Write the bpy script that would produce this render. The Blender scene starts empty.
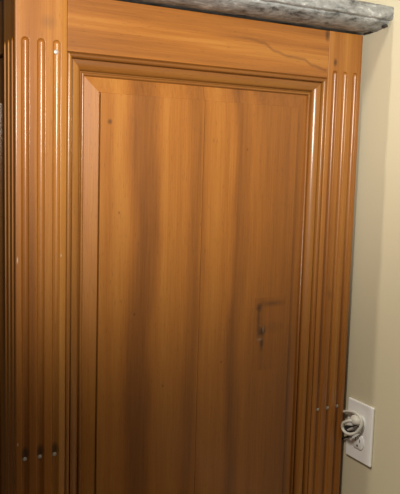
import bpy, bmesh, math, random
from mathutils import Vector, Matrix

random.seed(7)
scene = bpy.context.scene
C = scene.collection

# ------------------------------------------------------------------ camera
T = 1.12                      # height of the cabinet's wooden carcase
W = 0.650                     # depth of the cabinet's side (x)
XW = 0.660                    # plane of the painted wall
cam_d = bpy.data.cameras.new('camera')
cam = bpy.data.objects.new('camera', cam_d)
C.objects.link(cam)
right = Vector((0.88263327, -0.46925032, 0.02761608))
down = Vector((-0.02950155, -0.11393324, -0.99305029))
fwd = Vector((0.46913555, 0.87568451, -0.11440487))
m = Matrix((right, -down, -fwd)).transposed().to_4x4()
m.translation = Vector((-0.2553, -1.0644, 0.870))
cam.matrix_world = m
cam_d.sensor_fit = 'VERTICAL'
cam_d.sensor_height = 24.0
cam_d.lens = 24.0 * 708.63 / 494.0
cam_d.clip_start = 0.02
scene.camera = cam

# ------------------------------------------------------------------ light
world = bpy.data.worlds.new('world')
scene.world = world
world.use_nodes = True
wb = world.node_tree.nodes['Background']
wb.inputs[0].default_value = (1.0, 0.91, 0.74, 1)
wb.inputs[1].default_value = 0.18

def aim(o, target):
    o.rotation_euler = (Vector(target) - o.location).to_track_quat('-Z', 'Y').to_euler()

# flash / lamp just above the camera, beam tilted up
fl_d = bpy.data.lights.new('flash_light', 'SPOT')
fl_d.energy = 137
fl_d.color = (1.0, 0.955, 0.88)
fl_d.spot_size = math.radians(70)
fl_d.spot_blend = 1.0
fl_d.shadow_soft_size = 0.11
fl = bpy.data.objects.new('flash_light', fl_d)
C.objects.link(fl)
fl.location = (-0.20, -1.30, 1.04)
aim(fl, (0.20, 0.0, 1.29))

# ceiling downlight to the left: the stone's overhang shades a strip of the wall
cl_d = bpy.data.lights.new('ceiling_light', 'SPOT')
cl_d.energy = 70
cl_d.color = (1.0, 0.90, 0.74)
cl_d.spot_size = math.radians(46)
cl_d.spot_blend = 0.35
cl_d.shadow_soft_size = 0.02
cl = bpy.data.objects.new('ceiling_light', cl_d)
C.objects.link(cl)
cl.location = (-0.62, -0.062, 2.55)
aim(cl, (0.66, -0.15, 1.25))

# second ceiling downlight, washing the wall by the outlet
wl_d = bpy.data.lights.new('wall_light', 'SPOT')
wl_d.energy = 170
wl_d.color = (1.0, 0.92, 0.78)
wl_d.spot_size = math.radians(40)
wl_d.spot_blend = 0.9
wl_d.shadow_soft_size = 0.2
wl = bpy.data.objects.new('wall_light', wl_d)
C.objects.link(wl)
wl.location = (-0.95, -0.85, 2.50)
aim(wl, (0.66, -0.52, 0.72))

scene.view_settings.view_transform = 'Standard'
scene.view_settings.look = 'None'
scene.view_settings.gamma = 1
scene.view_settings.exposure = 0.0
scene.view_settings.use_curve_mapping = False

# ------------------------------------------------------------------ materials
class NT:
    """small helper around a material's node tree"""
    def __init__(self, name):
        self.m = bpy.data.materials.new(name)
        self.m.use_nodes = True
        self.t = self.m.node_tree
        self.b = self.t.nodes['Principled BSDF']
        self.co = None
    def n(self, typ, **kw):
        nd = self.t.nodes.new(typ)
        for k, v in kw.items():
            setattr(nd, k, v)
        return nd
    def link(self, a, b):
        self.t.links.new(a, b)
    def put(self, sock, v):
        if hasattr(v, 'links'):
            self.link(v, sock)
        else:
            sock.default_value = v
    def coords(self):
        if self.co is None:
            self.co = self.n('ShaderNodeTexCoord').outputs['Object']
        return self.co
    def mapped(self, scale, loc=(0, 0, 0), src=None):
        mp = self.n('ShaderNodeMapping')
        mp.inputs['Scale'].default_value = scale
        mp.inputs['Location'].default_value = loc
        self.link(src or self.coords(), mp.inputs['Vector'])
        return mp.outputs[0]
    def noise(self, vec, scale=1, detail=3, rough=0.55, dist=0):
        nd = self.n('ShaderNodeTexNoise')
        nd.inputs['Scale'].default_value = scale
        nd.inputs['Detail'].default_value = detail
        nd.inputs['Roughness'].default_value = rough
        nd.inputs['Distortion'].default_value = dist
        self.link(vec, nd.inputs['Vector'])
        return nd.outputs['Fac']
    def math(self, op, a, b=0.0, c=None, clamp=False):
        nd = self.n('ShaderNodeMath', operation=op, use_clamp=clamp)
        self.put(nd.inputs[0], a)
        self.put(nd.inputs[1], b)
        if c is not None:
            self.put(nd.inputs[2], c)
        return nd.outputs[0]
    def ramp(self, fac, stops, interp='LINEAR'):
        nd = self.n('ShaderNodeValToRGB')
        cr = nd.color_ramp
        cr.interpolation = interp
        while len(cr.elements) < len(stops):
            cr.elements.new(0.5)
        for e, (p, c) in zip(cr.elements, stops):
            e.position = p
            e.color = c if len(c) == 4 else (*c, 1)
        self.link(fac, nd.inputs[0])
        return nd.outputs[0]
    def mix(self, fac, a, b, mode='MIX'):
        nd = self.n('ShaderNodeMix', data_type='RGBA', blend_type=mode)
        self.put(nd.inputs['Factor'], fac)
        self.put(nd.inputs['A'], a if hasattr(a, 'links') else (*a, 1))
        self.put(nd.inputs['B'], b if hasattr(b, 'links') else (*b, 1))
        return nd.outputs['Result']
    def ellipse(self, x, z, rx, rz, soft=0.5, wob=0.0, ymax=None):
        """1 inside an ellipse in the x-z plane, 0 outside (a stain with its own outline)"""
        sep = self.n('ShaderNodeSeparateXYZ')
        self.link(self.coords(), sep.inputs[0])
        dx = self.math('DIVIDE', self.math('SUBTRACT', sep.outputs['X'], x), rx)
        dz = self.math('DIVIDE', self.math('SUBTRACT', sep.outputs['Z'], z), rz)
        r = self.math('SQRT', self.math('ADD', self.math('MULTIPLY', dx, dx), self.math('MULTIPLY', dz, dz)))
        if wob:
            r = self.math('ADD', r, self.math('MULTIPLY', self.math('SUBTRACT', self.noise(self.coords(), 160, 2), 0.5), wob))
        mr = self.n('ShaderNodeMapRange', clamp=True)
        self.link(r, mr.inputs[0])
        mr.inputs[1].default_value = 1.0 - soft
        mr.inputs[2].default_value = 1.0 + soft
        mr.inputs[3].default_value = 1.0
        mr.inputs[4].default_value = 0.0
        if ymax is not None:
            return self.math('MULTIPLY', mr.outputs[0], self.math('LESS_THAN', sep.outputs['Y'], ymax))
        return mr.outputs[0]
    def bump(self, h, strength, dist):
        nd = self.n('ShaderNodeBump')
        nd.inputs['Strength'].default_value = strength
        nd.inputs['Distance'].default_value = dist
        self.link(h, nd.inputs['Height'])
        self.link(nd.outputs[0], self.b.inputs['Normal'])
    def base(self, c):
        self.put(self.b.inputs['Base Color'], c if hasattr(c, 'links') else (*c, 1))
    def set(self, **kw):
        names = dict(rough='Roughness', spec='Specular IOR Level', metal='Metallic', coat='Coat Weight', coat_rough='Coat Roughness')
        for k, v in kw.items():
            self.put(self.b.inputs[names[k]], v)

DARK, MID, LITE = (0.125, 0.037, 0.004), (0.295, 0.102, 0.0125), (0.455, 0.200, 0.036)

def wood(name, axis='z', offset=0.0, bands=None, stains=(), chips=(), gain=1.0, amp=0.6, shift=0.0, ymax=None, vein=None, wavy=0.4, midk=0.22):
    t = NT(name)
    long = {'z': (1, 1, 0.022), 'x': (0.022, 1, 1), 'y': (1, 0.022, 1)}[axis]
    v = t.mapped(long, (offset, offset * 1.7, offset * 0.3))
    broad = t.noise(v, 24, 3, 0.5, wavy)
    mid = t.noise(v, 95, 3, 0.6, 0.2)
    fine = t.noise(v, 420, 3, 0.65)
    f = t.math('ADD', t.math('MULTIPLY', broad, amp), t.math('MULTIPLY', mid, midk))
    f = t.math('ADD', f, t.math('MULTIPLY', fine, 0.20))
    f = t.math('ADD', f, 0.5 - 0.5 * (amp + midk + 0.20) + shift)
    if bands:
        sep = t.n('ShaderNodeSeparateXYZ')
        wv = t.noise(t.mapped((3, 3, 1.6), (3.1 + offset, 0, 0)), 1.5, 2)
        t.link(t.coords(), sep.inputs[0])
        xx = t.math('ADD', sep.outputs['X'], t.math('MULTIPLY', t.math('SUBTRACT', wv, 0.5), 0.06))
        bf = t.ramp(t.math('DIVIDE', xx, 0.65), [(p / 0.65, (g, g, g)) for p, g in bands], 'EASE')
        f = t.math('ADD', f, t.math('MULTIPLY', t.math('SUBTRACT', bf, 0.5), 0.6))
    g = gain
    col = t.ramp(f, [(0.26, [c * g for c in DARK]), (0.50, [c * g for c in MID]), (0.74, [c * g for c in LITE])])
    # short dark pores along the grain
    pv = {'z': (1, 1, 0.09), 'x': (0.09, 1, 1), 'y': (1, 0.09, 1)}[axis]
    pore = t.ramp(t.noise(t.mapped(pv, (offset * 2, 0, 0)), 700, 1, 0.5), [(0.27, (1, 1, 1)), (0.36, (0, 0, 0))])
    col = t.mix(t.math('MULTIPLY', pore, 0.30), col, (0.07, 0.025, 0.008))
    if vein:      # one dark growth line: list of (x, z) points
        sep = t.n('ShaderNodeSeparateXYZ'); t.link(t.coords(), sep.inputs[0])
        x0, x1 = vein[0][0], vein[-1][0]
        fx = t.math('DIVIDE', t.math('SUBTRACT', sep.outputs['X'], x0), x1 - x0)
        zr = t.ramp(fx, [((px_ - x0) / (x1 - x0), ((T - pz_) * 10,) * 3) for px_, pz_ in vein], 'EASE')
        dz = t.math('ABSOLUTE', t.math('SUBTRACT', t.math('SUBTRACT', T, sep.outputs['Z']), t.math('MULTIPLY', zr, 0.1)))
        ln = t.math('SUBTRACT', 1.0, t.math('DIVIDE', dz, 0.0042), clamp=True)
        inside = t.math('MULTIPLY', t.math('GREATER_THAN', fx, 0.0), t.math('LESS_THAN', fx, 1.0))
        fade = t.math('MULTIPLY', fx, 2.2, clamp=True)
        col = t.mix(t.math('MULTIPLY', t.math('MULTIPLY', ln, inside), t.math('MULTIPLY', fade, 0.5)), col, [c * g for c in (0.07, 0.022, 0.006)])
    for (x, z, rx, rz, amt, soft, wob, c) in stains:
        col = t.mix(t.math('MULTIPLY', t.ellipse(x, z, rx, rz, soft, wob, ymax), amt), col, c)
    for (x, z, rx, rz) in chips:
        col = t.mix(t.ellipse(x, z, rx, rz, 0.4, 0.5, 0.0015), col, (0.50, 0.36, 0.24))
    t.base(col)
    t.set(rough=t.math('ADD', t.math('MULTIPLY', mid, 0.14), 0.42), spec=0.3, coat=0.5, coat_rough=0.2)
    t.bump(t.math('ADD', fine, t.math('MULTIPLY', pore, -0.6)), 0.10, 0.0006)
    return t.m

BLK = (0.012, 0.006, 0.004)
# bands of darker heartwood in the panel, as x positions and tone (0.5 is neutral)
PB = [(0.10, 0.56), (0.172, 0.58), (0.205, 0.24), (0.222, 0.30), (0.245, 0.56), (0.285, 0.54), (0.312, 0.34),
      (0.335, 0.60), (0.372, 0.54), (0.394, 0.24), (0.408, 0.34), (0.425, 0.46), (0.455, 0.34), (0.55, 0.36)]
M = {}
VEIN = [(0.32, T - 0.034), (0.40, T - 0.032), (0.428, T - 0.036), (0.455, T - 0.048), (0.482, T - 0.054), (0.515, T - 0.056), (0.536, T - 0.065), (0.568, T - 0.071)]
M['post'] = wood('post_wood', 'z', 0.0, gain=1.0, ymax=0.0055,
                 stains=[(0.0148, T - 0.708, 0.005, 0.009, 0.75, 0.5, 0.3, BLK), (0.0386, T - 0.708, 0.005, 0.009, 0.75, 0.5, 0.3, BLK),
                         (0.0624, T - 0.708, 0.005, 0.009, 0.75, 0.5, 0.3, BLK), (0.0495, T - 0.045, 0.010, 0.008, 0.30, 0.6, 0.4, (0.10, 0.05, 0.02))],
                 chips=[(0.0028, T - 0.400, 0.0009, 0.0045), (0.0028, T - 0.690, 0.0010, 0.0025), (0.0705, T - 0.395, 0.0008, 0.002)])
M['stile'] = wood('stile_wood', 'z', 2.3, gain=0.95,
                  stains=[(0.5870, T - 0.055, 0.0035, 0.006, 0.7, 0.5, 0.4, BLK), (0.6, T - 0.49, 0.004, 0.008, 0.3, 0.6, 0.5, BLK)])
M['rail'] = wood('rail_wood', 'x', 4.1, gain=1.0, wavy=1.6, vein=VEIN,
                 stains=[(0.566, T - 0.008, 0.004, 0.009, 0.7, 0.6, 0.6, BLK)])
M['mould_h'] = wood('moulding_wood_level', 'x', 6.7, gain=0.66)
M['mould_v'] = wood('moulding_wood_upright', 'z', 8.9, gain=0.80)
M['board_a'] = wood('panel_board_wood', 'z', 11.2, PB, amp=0.35, midk=0.1, shift=0.0,
                    stains=[(0.152, T - 0.185, 0.0032, 0.0035, 0.6, 0.6, 0.4, BLK), (0.20, T - 0.50, 0.0016, 0.002, 0.5, 0.6, 0.3, BLK),
                            (0.255, T - 0.63, 0.0016, 0.002, 0.5, 0.6, 0.3, BLK), (0.17, T - 0.33, 0.0015, 0.002, 0.5, 0.6, 0.3, BLK)])
M['board_b'] = wood('panel_board_wood_second', 'z', 13.4, PB, amp=0.35, midk=0.1, shift=-0.015,
                    stains=[(0.37, T - 0.60, 0.0016, 0.002, 0.5, 0.6, 0.3, BLK), (0.41, T - 0.22, 0.0015, 0.002, 0.5, 0.6, 0.3, BLK)])
M['patch'] = wood('patch_wood', 'z', 13.9, PB, amp=0.35, midk=0.1, shift=-0.05,
                  stains=[(0.4475, T - 0.506, 0.0055, 0.0065, 0.65, 0.6, 0.9, BLK), (0.4460, T - 0.530, 0.0032, 0.028, 0.55, 0.7, 1.0, BLK),
                          (0.4540, T - 0.552, 0.0065, 0.008, 0.8, 0.6, 1.2, BLK), (0.4550, T - 0.574, 0.0036, 0.010, 0.7, 0.6, 1.0, BLK),
                          (0.4500, T - 0.566, 0.0050, 0.0020, 0.7, 0.6, 0.6, (0.22, 0.15, 0.10)), (0.4575, T - 0.547, 0.0014, 0.005, 0.6, 0.6, 0.6, (0.22, 0.15, 0.10)),
                          (0.476, T - 0.500, 0.022, 0.0045, 0.45, 0.8, 0.7, BLK), (0.478, T - 0.545, 0.016, 0.008, 0.18, 0.9, 0.7, BLK)])
M['front'] = wood('front_wood', 'z', 17.0, gain=0.8)
t = NT('dark_substrate'); t.base(t.ramp(t.noise(t.coords(), 90), [(0.3, (0.012, 0.009, 0.007)), (0.7, (0.05, 0.04, 0.03))])); t.set(rough=0.85)
M['dark'] = t.m

t = NT('grey_stone')
n1 = t.noise(t.mapped((0.35, 0.6, 1)), 60, 6, 0.65, 0.6)
n2 = t.noise(t.mapped((0.5, 1, 1)), 150, 4, 0.7)
col = t.ramp(t.math('ADD', t.math('MULTIPLY', n1, 0.6), t.math('MULTIPLY', n2, 0.4)),
             [(0.38, (0.055, 0.056, 0.055)), (0.47, (0.20, 0.202, 0.196)), (0.57, (0.30, 0.303, 0.295)), (0.65, (0.62, 0.625, 0.62))])
t.base(col); t.set(rough=0.55, spec=0.4)
t.bump(t.math('ADD', n1, n2), 0.25, 0.0015)
M['stone'] = t.m

t = NT('wall_paint')
n = t.noise(t.coords(), 6, 3)
t.base(t.mix(n, (0.585, 0.533, 0.383), (0.61, 0.553, 0.398)))
t.set(rough=0.6, spec=0.3)
t.bump(t.noise(t.coords(), 260, 3), 0.12, 0.001)
M['paint'] = t.m

t = NT('white_plastic'); t.base(t.mix(t.noise(t.coords(), 60, 2), (0.84, 0.845, 0.85), (0.88, 0.88, 0.88))); t.set(rough=0.35)
M['plastic'] = t.m
t = NT('cord_plastic'); t.base(t.mix(t.noise(t.coords(), 60, 2), (0.70, 0.68, 0.62), (0.78, 0.76, 0.70))); t.set(rough=0.4)
M['cord'] = t.m
t = NT('slot_dark'); t.base(t.mix(t.noise(t.coords(), 90, 2), (0.02, 0.02, 0.02), (0.04, 0.04, 0.04))); t.set(rough=0.7)
M['slot'] = t.m
t = NT('worn_metal'); t.base(t.mix(t.noise(t.coords(), 600, 2), (0.34, 0.32, 0.30), (0.66, 0.64, 0.61))); t.set(rough=0.4, metal=0.35)
M['metal'] = t.m
t = NT('white_trim'); t.base(t.mix(t.noise(t.coords(), 20, 2), (0.70, 0.68, 0.63), (0.75, 0.73, 0.68))); t.set(rough=0.45)
M['trim'] = t.m
t = NT('floor_stone'); t.base(t.mix(t.noise(t.coords(), 9, 4), (0.20, 0.15, 0.10), (0.30, 0.23, 0.16))); t.set(rough=0.5)
M['floor'] = t.m

# ------------------------------------------------------------------ mesh helpers
def mesh_obj(name, verts, faces, mat, parent=None, smooth=None):
    me = bpy.data.meshes.new(name)
    me.from_pydata([tuple(v) for v in verts], [], faces)
    bm = bmesh.new(); bm.from_mesh(me)
    bmesh.ops.recalc_face_normals(bm, faces=bm.faces)
    bm.to_mesh(me); bm.free()
    return link_mesh(name, me, mat, parent, smooth)

def link_mesh(name, me, mat, parent=None, smooth=None):
    if smooth is not None:
        for p in me.polygons:
            p.use_smooth = True
        me.set_sharp_from_angle(angle=math.radians(smooth))
    me.materials.clear(); me.materials.append(mat)
    o = bpy.data.objects.new(name, me)
    C.objects.link(o)
    if parent:
        attach(o, parent)
    return o

def attach(o, parent):
    o.parent = parent
    o.matrix_parent_inverse = Matrix.Translation(-WORLD[parent.name])

WORLD = {}
def thing(name, loc, label, cat, group=None):
    e = bpy.data.objects.new(name, None)
    e.empty_display_size = 0.05
    e.location = loc
    C.objects.link(e)
    WORLD[e.name] = Vector(loc)
    e['label'] = label; e['category'] = cat
    if group: e['group'] = group
    return e

def sub(o, parent_part, root):
    """child of a part; all coordinates stay world coordinates"""
    o.parent = parent_part
    o.matrix_parent_inverse = Matrix.Identity(4)

def box(name, lo, hi, mat, parent=None, bevel=0.0):
    bm = bmesh.new()
    bmesh.ops.create_cube(bm, size=1)
    for v in bm.verts:
        v.co = Vector([lo[i] + (v.co[i] + 0.5) * (hi[i] - lo[i]) for i in range(3)])
    if bevel:
        bmesh.ops.bevel(bm, geom=bm.edges[:], offset=bevel, segments=2, affect='EDGES', profile=0.5)
    me = bpy.data.meshes.new(name); bm.to_mesh(me); bm.free()
    return link_mesh(name, me, mat, parent, None)

def structure(o, label=None):
    o['kind'] = 'structure'
    if label: o['label'] = label
    return o

# ------------------------------------------------------------------ setting
structure(box('floor', (-3.0, -3.0, -0.05), (XW + 0.12, 3.2, 0.0), M['floor']))['label'] = 'brown stone floor under the cabinet'
structure(box('wall_right', (XW, -3.0, 0.0), (XW + 0.12, 3.2, 2.7), M['paint']))['label'] = 'beige painted wall behind the wooden cabinet'
t = NT('added_wall_brown'); t.base(t.mix(t.noise(t.coords(), 7, 3), (0.075, 0.048, 0.028), (0.10, 0.065, 0.038))); t.set(rough=0.7)
structure(box('wall_back_added', (-3.0, 2.2, 0.0), (XW, 2.3, 2.7), t.m))['label'] = 'unseen dark brown wall added beyond the cabinet to darken its front'  # unseen, added to darken the front's reflection and block world light
bb = box('baseboard_right', (XW - 0.007, -3.0, 0.0), (XW, 3.2, 0.085), M['trim'], bevel=0.002)
structure(bb)['label'] = 'low white baseboard along the beige wall'

# ------------------------------------------------------------------ cabinet
LEN = 1.30                   # how far the cabinet runs along the wall
Z0 = 0.08                    # underside of the posts' fluting zone (plinth height)
cab = thing('wooden_cabinet', (W / 2, LEN / 2, 0.0), 'honey-brown wooden cabinet with fluted posts and framed side panel under grey stone top', 'cabinet')

FL_A, FL_P, FL_H, FL_D = 0.0149, 0.02376, 0.0059, 0.0050
FL_TOP, FL_BOT = T - 0.0695, 0.20

def flute_depth(u, z, centres):
    for c in centres:
        zc_t, zc_b = FL_TOP - FL_H, FL_BOT + FL_H
        dz = max(0.0, z - zc_t, zc_b - z)
        d = math.hypot(u - c, dz) / FL_H
        if d < 1:
            return FL_D * (1 - d ** 2.4) ** 0.75
    return 0.0

def u_samples(lo, hi, centres):
    s = {lo, hi}
    for c in centres:
        for k in range(-9, 10):
            s.add(c + FL_H * math.sin(math.pi / 2 * k / 9))
        s.add(c - FL_H - 0.0009); s.add(c + FL_H + 0.0009)
    return sorted(x for x in s if lo - 1e-9 <= x <= hi + 1e-9)

def z_rows(z0, z1):
    rows = [z0, FL_BOT - 0.001]
    for k in range(0, 10):
        rows.append(FL_BOT + FL_H * (1 - math.cos(math.pi / 2 * k / 9)))
    n = 6
    for k in range(1, n):
        rows.append(FL_BOT + FL_H + (FL_TOP - FL_BOT - 2 * FL_H) * k / n)
    for k in range(0, 13):
        rows.append(FL_TOP - FL_H + FL_H * math.sin(math.pi / 2 * k / 12))
    rows += [FL_TOP + 0.0009, z1]
    return sorted(set(rows))

def sweep_rows(name, section, rows, mat, parent):
    """section(z) gives a closed cross-section; rows are stacked heights"""
    verts, faces = [], []
    n = None
    for z in rows:
        s = section(z); n = len(s)
        verts += [(x, y, z) for x, y in s]
    for r in range(len(rows) - 1):
        for i in range(n):
            j = (i + 1) % n
            faces.append((r * n + i, r * n + j, (r + 1) * n + j, (r + 1) * n + i))
    faces.append(tuple(range(n))[::-1])
    faces.append(tuple((len(rows) - 1) * n + i for i in range(n)))
    return mesh_obj(name, verts, faces, mat, parent, 84)

SW = 0.0783                  # width of post and stile
RC = 0.0022
cl_post = [FL_A + k * FL_P for k in range(3)]
us = u_samples(RC, SW - 0.0006, cl_post)
def post_section(z):
    p = [(SW, 0.030), (SW, 0.0006)]
    p += [(u, flute_depth(u, z, cl_post)) for u in reversed(us)]
    for k in range(1, 6):
        a = math.pi / 2 * k / 6
        p.append((RC - RC * math.sin(a), RC - RC * math.cos(a)))
    p += [(flute_depth(u, z, cl_post), u) for u in us]
    p += [(0.0006, SW), (0.030, SW), (0.030, 0.030)]
    return p
post = sweep_rows('corner_post', post_section, z_rows(Z0, T), M['post'], cab)
post['label'] = 'square corner post with three round-ended flutes on each face'

xr0, xr1 = W - SW, W
cl_stile = [W - FL_A - k * FL_P for k in range(3)]
us2 = u_samples(xr0 + 0.0006, xr1 - RC, cl_stile)
def stile_section(z):
    p = [(xr0, 0.030), (xr0, 0.0006)]
    p += [(u, flute_depth(u, z, cl_stile)) for u in us2]
    for k in range(1, 6):
        a = math.pi / 2 * k / 6
        p.append((xr1 - RC + RC * math.sin(a), RC - RC * math.cos(a)))
    p += [(xr1, 0.030)]
    return p
stile = sweep_rows('stile', stile_section, z_rows(Z0, T), M['stile'], cab)
stile['label'] = 'fluted upright stile against the wall'

# rails between the uprights
RZ = T - 0.0840              # lower edge of the top rail
BZ = 0.150                   # upper edge of the bottom rail
rail_top = box('rail', (SW + 0.0004, 0.0, RZ), (xr0 - 0.0004, 0.026, T), M['rail'], cab, bevel=0.0007)
rail_top['label'] = 'wide top rail under the stone slab'
box('rail', (SW + 0.0004, 0.0, Z0), (xr0 - 0.0004, 0.026, BZ), M['rail'], cab, bevel=0.0007)

# mitred moulding round the panel: s = distance inward from the frame, second = depth
PROF = [(0.0, 0.024), (0.0, 0.0045), (0.0007, 0.0043), (0.0012, 0.0018), (0.0028, 0.0008), (0.0048, 0.0008), (0.0068, 0.0018),
        (0.0082, 0.0040), (0.0089, 0.0070), (0.0094, 0.0098), (0.0106, 0.0100), (0.0111, 0.0062), (0.0140, 0.0062),
        (0.0185, 0.0078), (0.0225, 0.0105), (0.0250, 0.0140), (0.0260, 0.0168), (0.0268, 0.0168), (0.0273, 0.0146),
        (0.0286, 0.0134), (0.0303, 0.0134), (0.0320, 0.0148), (0.0330, 0.0172), (0.0334, 0.0200), (0.0334, 0.0240)]
xa, xb = SW, xr0
def moulding(side, mat):
    A, B = [], []
    for s, d in PROF:
        if side == 'top':
            A.append((xa + s, d, RZ - s)); B.append((xb - s, d, RZ - s))
        elif side == 'bottom':
            A.append((xa + s, d, BZ + s)); B.append((xb - s, d, BZ + s))
        elif side == 'left':
            A.append((xa + s, d, BZ + s)); B.append((xa + s, d, RZ - s))
        else:
            A.append((xb - s, d, BZ + s)); B.append((xb - s, d, RZ - s))
    n = len(PROF)
    faces = [(i, (i + 1) % n, n + (i + 1) % n, n + i) for i in range(n)]
    faces += [tuple(range(n))[::-1], tuple(range(n, 2 * n))]
    return mesh_obj('moulding', A + B, faces, mat, cab, 50)
moulding('top', M['mould_h']); moulding('bottom', M['mould_h'])
moulding('left', M['mould_v']); moulding('right', M['mould_v'])

# fielded panel in two boards: bevelled margin, small step, raised field
S_IN, S_BEV, D_IN, D_BEV, D_FLD = 0.0300, 0.0560, 0.0178, 0.0140, 0.0102
SEAM = 0.3225
px0, px1, pz0, pz1 = xa + S_IN, xb - S_IN, BZ + S_IN, RZ - S_IN
def panel_board(x0, x1, left_edge, mat):
    e = S_BEV - S_IN
    st = 0.0007
    cx = [(x0, 0)]
    if left_edge:
        cx += [(x0 + e, 1), (x0 + e + 0.0003, 'g'), (x0 + e + 0.0019, 'g'), (x0 + e + 0.0021, 2), (x1 - 0.0003, 2)]
    else:
        cx = [(x0 + 0.0003, 2), (x1 - e - st, 2), (x1 - e, 1), (x1, 0)]
    cz = [(pz0, 0), (pz0 + e, 1), (pz0 + e + st, 2), (pz1 - e - st, 2), (pz1 - e, 1), (pz1, 0)]
    dep = {0: D_IN, 1: D_BEV, 2: D_FLD}
    verts, faces = [], []
    nx, nz = len(cx), len(cz)
    for z, lz in cz:
        for x, lx in cx:
            if lx == 'g':      # narrow open groove along the field's left edge
                verts.append((x, D_BEV + 0.0045 if lz == 2 else dep[min(1, lz)], z))
            else:
                verts.append((x, dep[min(lx, lz)], z))
    for j in range(nz - 1):
        for i in range(nx - 1):
            a, b, c, d = j * nx + i, j * nx + i + 1, (j + 1) * nx + i + 1, (j + 1) * nx + i
            la, lb, lc, ld = (min(1 if cx[q % nx][1] == 'g' else cx[q % nx][1], cz[q // nx][1]) for q in (a, b, c, d))
            if la != lc and lb == ld:
                faces += [(a, b, c), (a, c, d)]      # mitre line runs a-c
            elif lb != ld and la == lc:
                faces += [(a, b, d), (b, c, d)]      # mitre line runs b-d
            else:
                faces.append((a, b, c, d))
    # back and rim
    k = len(verts)
    rim = [i for i in range(nx)] + [j * nx + nx - 1 for j in range(1, nz)] + [(nz - 1) * nx + i for i in range(nx - 2, -1, -1)] + [j * nx for j in range(nz - 2, 0, -1)]
    for r in rim:
        v = verts[r]; verts.append((v[0], D_IN + 0.004, v[2]))
    m_ = len(rim)
    for i in range(m_):
        faces.append((rim[i], rim[(i + 1) % m_], k + (i + 1) % m_, k + i))
    faces.append(tuple(range(k, k + m_)))
    return mesh_obj('panel_board', verts, faces, mat, cab, 8)
bA = panel_board(px0, SEAM, True, M['board_a'])
bB = panel_board(SEAM, px1, False, M['board_b'])

# let-in repair patch where a lock once sat (a sub-part of the second board)
patch = box('repair_patch', (0.437, D_FLD - 0.00012, T - 0.625), (0.505, D_FLD + 0.003, T - 0.488), M['patch'])
sub(patch, bB, cab); patch['label'] = 'darker let-in wood patch with scarred knot'

# nail heads in the flutes
def dome(r, h, seg=14, rings=4):
    verts, faces = [], []
    for k in range(rings):
        a = math.pi / 2 * k / rings
        for i in range(seg):
            b = 2 * math.pi * i / seg
            verts.append((r * math.cos(a) * math.cos(b), -h * math.sin(a), r * math.cos(a) * math.sin(b)))
    verts.append((0, -h, 0))
    for k in range(rings - 1):
        for i in range(seg):
            j = (i + 1) % seg
            faces.append((k * seg + i, k * seg + j, (k + 1) * seg + j, (k + 1) * seg + i))
    t_ = len(verts) - 1
    for i in range(seg):
        faces.append(((rings - 1) * seg + i, (rings - 1) * seg + (i + 1) % seg, t_))
    faces.append(tuple(range(seg)))
    return verts, faces
nv, nf = dome(0.0036, 0.0014)
nail0 = mesh_obj('nail_head', nv, nf, M['metal'], None, 60)
NZ = T - 0.717
spots = [(c, NZ, post) for c in cl_post] + [(c, NZ, stile) for c in cl_stile] + [(cl_post[2], T - 0.0865, post)]
for i, (x, z, par) in enumerate(spots):
    o = nail0 if i == 0 else nail0.copy()
    if i: C.objects.link(o)
    o.location = (x, 0.0040, z)
    sub(o, par, cab)

# cabinet front (the dark face at the far left): frame, door and plinth
fd0, fd1 = SW + 0.0006, LEN - SW
box('front_rail', (0.004, fd0, T - 0.0825), (0.028, fd1, T), M['front'], cab, bevel=0.0008)
box('front_rail', (0.004, fd0, Z0), (0.028, fd1, BZ), M['front'], cab, bevel=0.0008)
midy = (fd0 + fd1) / 2
for a, b in ((fd0 + 0.002, midy - 0.001), (midy + 0.001, fd1 - 0.002)):
    door = box('door', (0.010, a, BZ + 0.002), (0.028, b, T - 0.0845), M['front'], cab, bevel=0.0015)
    fld = box('door_field', (0.006, a + 0.07, BZ + 0.075), (0.0105, b - 0.07, T - 0.155), M['front'], None, bevel=0.0015)
    sub(fld, door, cab)
box('corner_post', (0.0, LEN - SW, Z0), (0.030, LEN, T), M['post'], cab, bevel=0.002)
box('back_board', (W - 0.012, 0.031, Z0), (W, LEN, T - 0.02), M['dark'], cab)
box('end_board', (0.031, LEN - 0.02, Z0), (W - 0.013, LEN, T), M['front'], cab)
box('plinth', (0.012, 0.012, 0.0), (W - 0.002, LEN - 0.012, Z0), M['front'], cab, bevel=0.003)
box('bottom_board', (0.031, 0.031, Z0), (W - 0.013, LEN - 0.021, Z0 + 0.02), M['front'], cab)
box('sub_top', (0.016, 0.016, T), (W - 0.010, LEN - 0.016, T + 0.0036), M['dark'], cab)

# ------------------------------------------------------------------ stone top
stone = thing('stone_countertop', (W / 2, LEN / 2, T + 0.0045), 'thick grey weathered stone slab with moulded edge lying on the cabinet', 'countertop')
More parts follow.
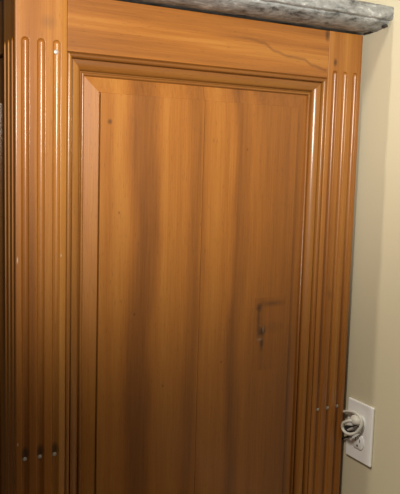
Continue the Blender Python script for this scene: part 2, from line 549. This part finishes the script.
# profile as overhang o (outwards) and height h above the carcase
SPROF = [(-0.010, 0.0045), (0.003, 0.0042), (0.012, 0.0040), (0.026, 0.0046), (0.038, 0.0070), (0.048, 0.0105), (0.0570, 0.0150), (0.0578, 0.0172),
         (0.0572, 0.0186), (0.0640, 0.0190), (0.0668, 0.0205), (0.0676, 0.0250), (0.0668, 0.0268), (0.0678, 0.0285), (0.0676, 0.0385), (0.0662, 0.0415), (0.0625, 0.0432), (0.050, 0.0440)]
def stone_slab():
    verts, faces = [], []
    NX = 150
    xe = XW - 0.0005
    path = []          # (x, y, outward x, outward y)
    path_pts = []
    for k in range(40):                      # far end of the front edge up to the corner
        path_pts.append((0.0, LEN - LEN * k / 40, -1, 0))
    path_pts.append((0.0, 0.0, -1, -1))
    for k in range(1, NX + 1):
        path_pts.append((xe * k / NX, 0.0, 0, -1))
    n = len(SPROF)
    rnd = random.Random(3)
    for (x, y, ox, oy) in path_pts:
        chip = rnd.random()
        lowf = 0.0006 * math.sin(x * 37) + 0.0005 * math.sin(x * 91 + 1)
        for i, (o, h) in enumerate(SPROF):
            j = 0.0 if i < 1 else rnd.gauss(0, 0.00025)
            if chip > 0.86 and 7 <= i <= 11:
                j -= 0.0022 * rnd.random()
            oo = o + j + (lowf if i > 2 else 0)
            hh = h + (rnd.gauss(0, 0.0002) if 0 < i < n - 1 else 0)
            verts.append((x + ox * oo, y + oy * oo, T + hh))
    P = len(path_pts)
    for r in range(P - 1):
        for i in range(n - 1):
            faces.append((r * n + i, r * n + i + 1, (r + 1) * n + i + 1, (r + 1) * n + i))
    # top and underside
    k = len(verts)
    verts.append((xe, LEN, T + 0.044)); verts.append((xe, LEN, T + 0.0045))
    faces.append(tuple([r * n + n - 1 for r in range(P)] + [k]))
    faces.append(tuple([r * n for r in range(P)] + [k + 1])[::-1])
    faces.append(tuple([(P - 1) * n + i for i in range(n)] + [k, k + 1]))
    faces.append(tuple([i for i in range(n)] + [k, k + 1])[::-1])
    return mesh_obj('slab', verts, faces, M['stone'], stone, 55)
stone_slab()
# small dark lumps set under the slab near the wall
def lump(name, c, r, mat, parent):
    bm = bmesh.new()
    bmesh.ops.create_icosphere(bm, subdivisions=2, radius=1)
    rr = random.Random(int(c[1] * 1e4) + 99)
    for v in bm.verts:
        q = v.co * (1 + rr.uniform(-0.22, 0.22))
        v.co = Vector((c[0] + q.x * r[0], c[1] + q.y * r[1], c[2] + q.z * r[2]))
    me = bpy.data.meshes.new(name); bm.to_mesh(me); bm.free()
    return link_mesh(name, me, mat, parent, 60)
lump('dark_lump', (XW - 0.007, -0.009, T + 0.0052), (0.0060, 0.014, 0.0030), M['dark'], stone)
lump('dark_lump', (XW - 0.005, -0.051, T + 0.0100), (0.0045, 0.0060, 0.0035), M['dark'], stone)

# ------------------------------------------------------------------ wall outlet
PY0, PY1, PZ0, PZ1 = -0.0785, -0.0055, 0.3045, 0.4220
pyc, pzc = (PY0 + PY1) / 2, (PZ0 + PZ1) / 2
outlet = thing('wall_outlet', (XW, pyc, PZ0), 'white duplex wall outlet on the beige wall beside the cabinet', 'outlet')
plate = box('cover_plate', (XW - 0.0055, PY0, PZ0), (XW, PY1, PZ1), M['plastic'], outlet, bevel=0.0022)
def receptacle(zc):
    verts, faces = [], []
    seg = 32; r = 0.0172; flat = 0.0143
    ring = []
    for i in range(seg):
        a = 2 * math.pi * i / seg
        ring.append((r * math.cos(a), max(-flat, min(flat, r * math.sin(a)))))
    for x, k in ((XW - 0.004, 1.0), (XW - 0.0072, 1.0), (XW - 0.0078, 0.94)):
        verts += [(x, pyc + k * y, zc + k * z) for y, z in ring]
    for q in range(2):
        for i in range(seg):
            j = (i + 1) % seg
            faces.append((q * seg + i, q * seg + j, (q + 1) * seg + j, (q + 1) * seg + i))
    faces.append(tuple(range(2 * seg, 3 * seg))); faces.append(tuple(range(seg))[::-1])
    o = mesh_obj('receptacle', verts, faces, M['plastic'], outlet, 50)
    for dy, hz in ((-0.0064, 0.0035), (0.0064, 0.0042)):
        s_ = box('slot', (XW - 0.0080, pyc + dy - 0.0009, zc + 0.003 - hz), (XW - 0.0060, pyc + dy + 0.0009, zc + 0.003 + hz), M['slot'])
        sub(s_, o, outlet)
    s_ = box('ground_hole', (XW - 0.0080, pyc - 0.0022, zc - 0.0105), (XW - 0.0060, pyc + 0.0022, zc - 0.006), M['slot'], bevel=0.0006)
    sub(s_, o, outlet)
    return o
receptacle(pzc + 0.0195); receptacle(pzc - 0.0195)
sv, sf = dome(0.0030, 0.0012)
sc = mesh_obj('screw', [(XW - 0.0052 + v[1], pyc + v[0], pzc + v[2]) for v in sv], sf, M['metal'], outlet, 60)

# ------------------------------------------------------------------ plug and cord
pz = pzc + 0.0195
plug = thing('power_plug', (XW - 0.0085, pyc, pz), 'white plug with looped cord in the upper socket of the wall outlet', 'plug')
def lathe_x(name, prof, y, z, mat, parent, seg=24, sy=1.0, sz=1.0):
    verts, faces = [], []
    for x, r in prof:
        verts += [(x, y + r * sy * math.cos(2 * math.pi * i / seg), z + r * sz * math.sin(2 * math.pi * i / seg)) for i in range(seg)]
    for q in range(len(prof) - 1):
        for i in range(seg):
            j = (i + 1) % seg
            faces.append((q * seg + i, q * seg + j, (q + 1) * seg + j, (q + 1) * seg + i))
    faces.append(tuple(range(seg))[::-1]); faces.append(tuple(range((len(prof) - 1) * seg, len(prof) * seg)))
    return mesh_obj(name, verts, faces, mat, parent, 50)
lathe_x('plug_body', [(XW - 0.0081, 0.0115), (XW - 0.011, 0.0132), (XW - 0.016, 0.0132), (XW - 0.020, 0.0110), (XW - 0.0225, 0.0075), (XW - 0.0235, 0.0040)],
        pyc, pz + 0.005, M['cord'], plug, sy=1.0, sz=0.80)

def tube(name, pts, r, mat, parent, seg=10, sub_n=8, radii=None):
    P = [Vector(p) for p in pts]
    ext = [P[0] * 2 - P[1]] + P + [P[-1] * 2 - P[-2]]
    path = []
    for i in range(1, len(ext) - 2):
        a, b, c, d = ext[i - 1:i + 3]
        for k in range(sub_n):
            t_ = k / sub_n
            path.append(0.5 * ((2 * b) + (c - a) * t_ + (2 * a - 5 * b + 4 * c - d) * t_ ** 2 + (3 * b - a - 3 * c + d) * t_ ** 3))
    path.append(P[-1])
    verts, faces = [], []
    up = Vector((0, 0, 1)); tprev = None; nrm = None
    for i, p in enumerate(path):
        tg = (path[min(i + 1, len(path) - 1)] - path[max(i - 1, 0)]).normalized()
        if nrm is None:
            nrm = tg.cross(up if abs(tg.z) < 0.9 else Vector((1, 0, 0))).normalized()
        else:
            nrm = (nrm - tg * nrm.dot(tg)).normalized()
        bn = tg.cross(nrm)
        if radii:
            q_ = i / sub_n; k0 = min(int(q_), len(radii) - 2); r = radii[k0] + (radii[k0 + 1] - radii[k0]) * (q_ - k0)
        verts += [p + r * (math.cos(2 * math.pi * k / seg) * nrm + math.sin(2 * math.pi * k / seg) * bn) for k in range(seg)]
    for i in range(len(path) - 1):
        for k in range(seg):
            l = (k + 1) % seg
            faces.append((i * seg + k, i * seg + l, (i + 1) * seg + l, (i + 1) * seg + k))
    faces.append(tuple(range(seg))[::-1]); faces.append(tuple(range((len(path) - 1) * seg, len(path) * seg)))
    return mesh_obj(name, verts, faces, mat, parent, 60)
CORD = [(0.6400, pyc + 0.001, pz + 0.005), (0.6350, -0.0330, 0.3850), (0.6335, -0.0205, 0.3770), (0.6350, -0.0165, 0.3670), (0.6360, -0.0218, 0.3596), (0.6380, -0.0345, 0.3585),
        (0.6430, -0.0480, 0.3660), (0.6460, -0.0570, 0.3820), (0.6470, -0.0540, 0.3950), (0.6470, -0.0400, 0.4010), (0.6470, -0.0220, 0.3990), (0.6500, -0.0040, 0.3920), (0.6552, 0.0150, 0.3800), (0.6552, 0.0400, 0.3300)]
tube('cord', CORD, 0.0030, M['cord'], plug)
t = NT('tube_black'); t.base(t.mix(t.noise(t.coords(), 80, 2), (0.010, 0.010, 0.010), (0.022, 0.021, 0.020))); t.set(rough=0.55)
thin = tube('dark_tube', [(0.6390, -0.0540, 0.3835), (0.6380, -0.0400, 0.3760), (0.6400, -0.0230, 0.3680), (0.6440, -0.0160, 0.3600), (0.6470, -0.0230, 0.3575), (0.6500, -0.0370, 0.3640),
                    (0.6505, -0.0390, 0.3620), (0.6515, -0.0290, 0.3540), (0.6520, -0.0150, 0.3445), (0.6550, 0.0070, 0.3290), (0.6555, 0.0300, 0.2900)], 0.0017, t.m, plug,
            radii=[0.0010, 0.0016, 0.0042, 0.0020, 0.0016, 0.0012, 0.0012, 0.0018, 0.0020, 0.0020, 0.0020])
thin['label'] = 'thin black tube behind the white cord'  # black hairpin tube for dark marks by the plug, identity unknown
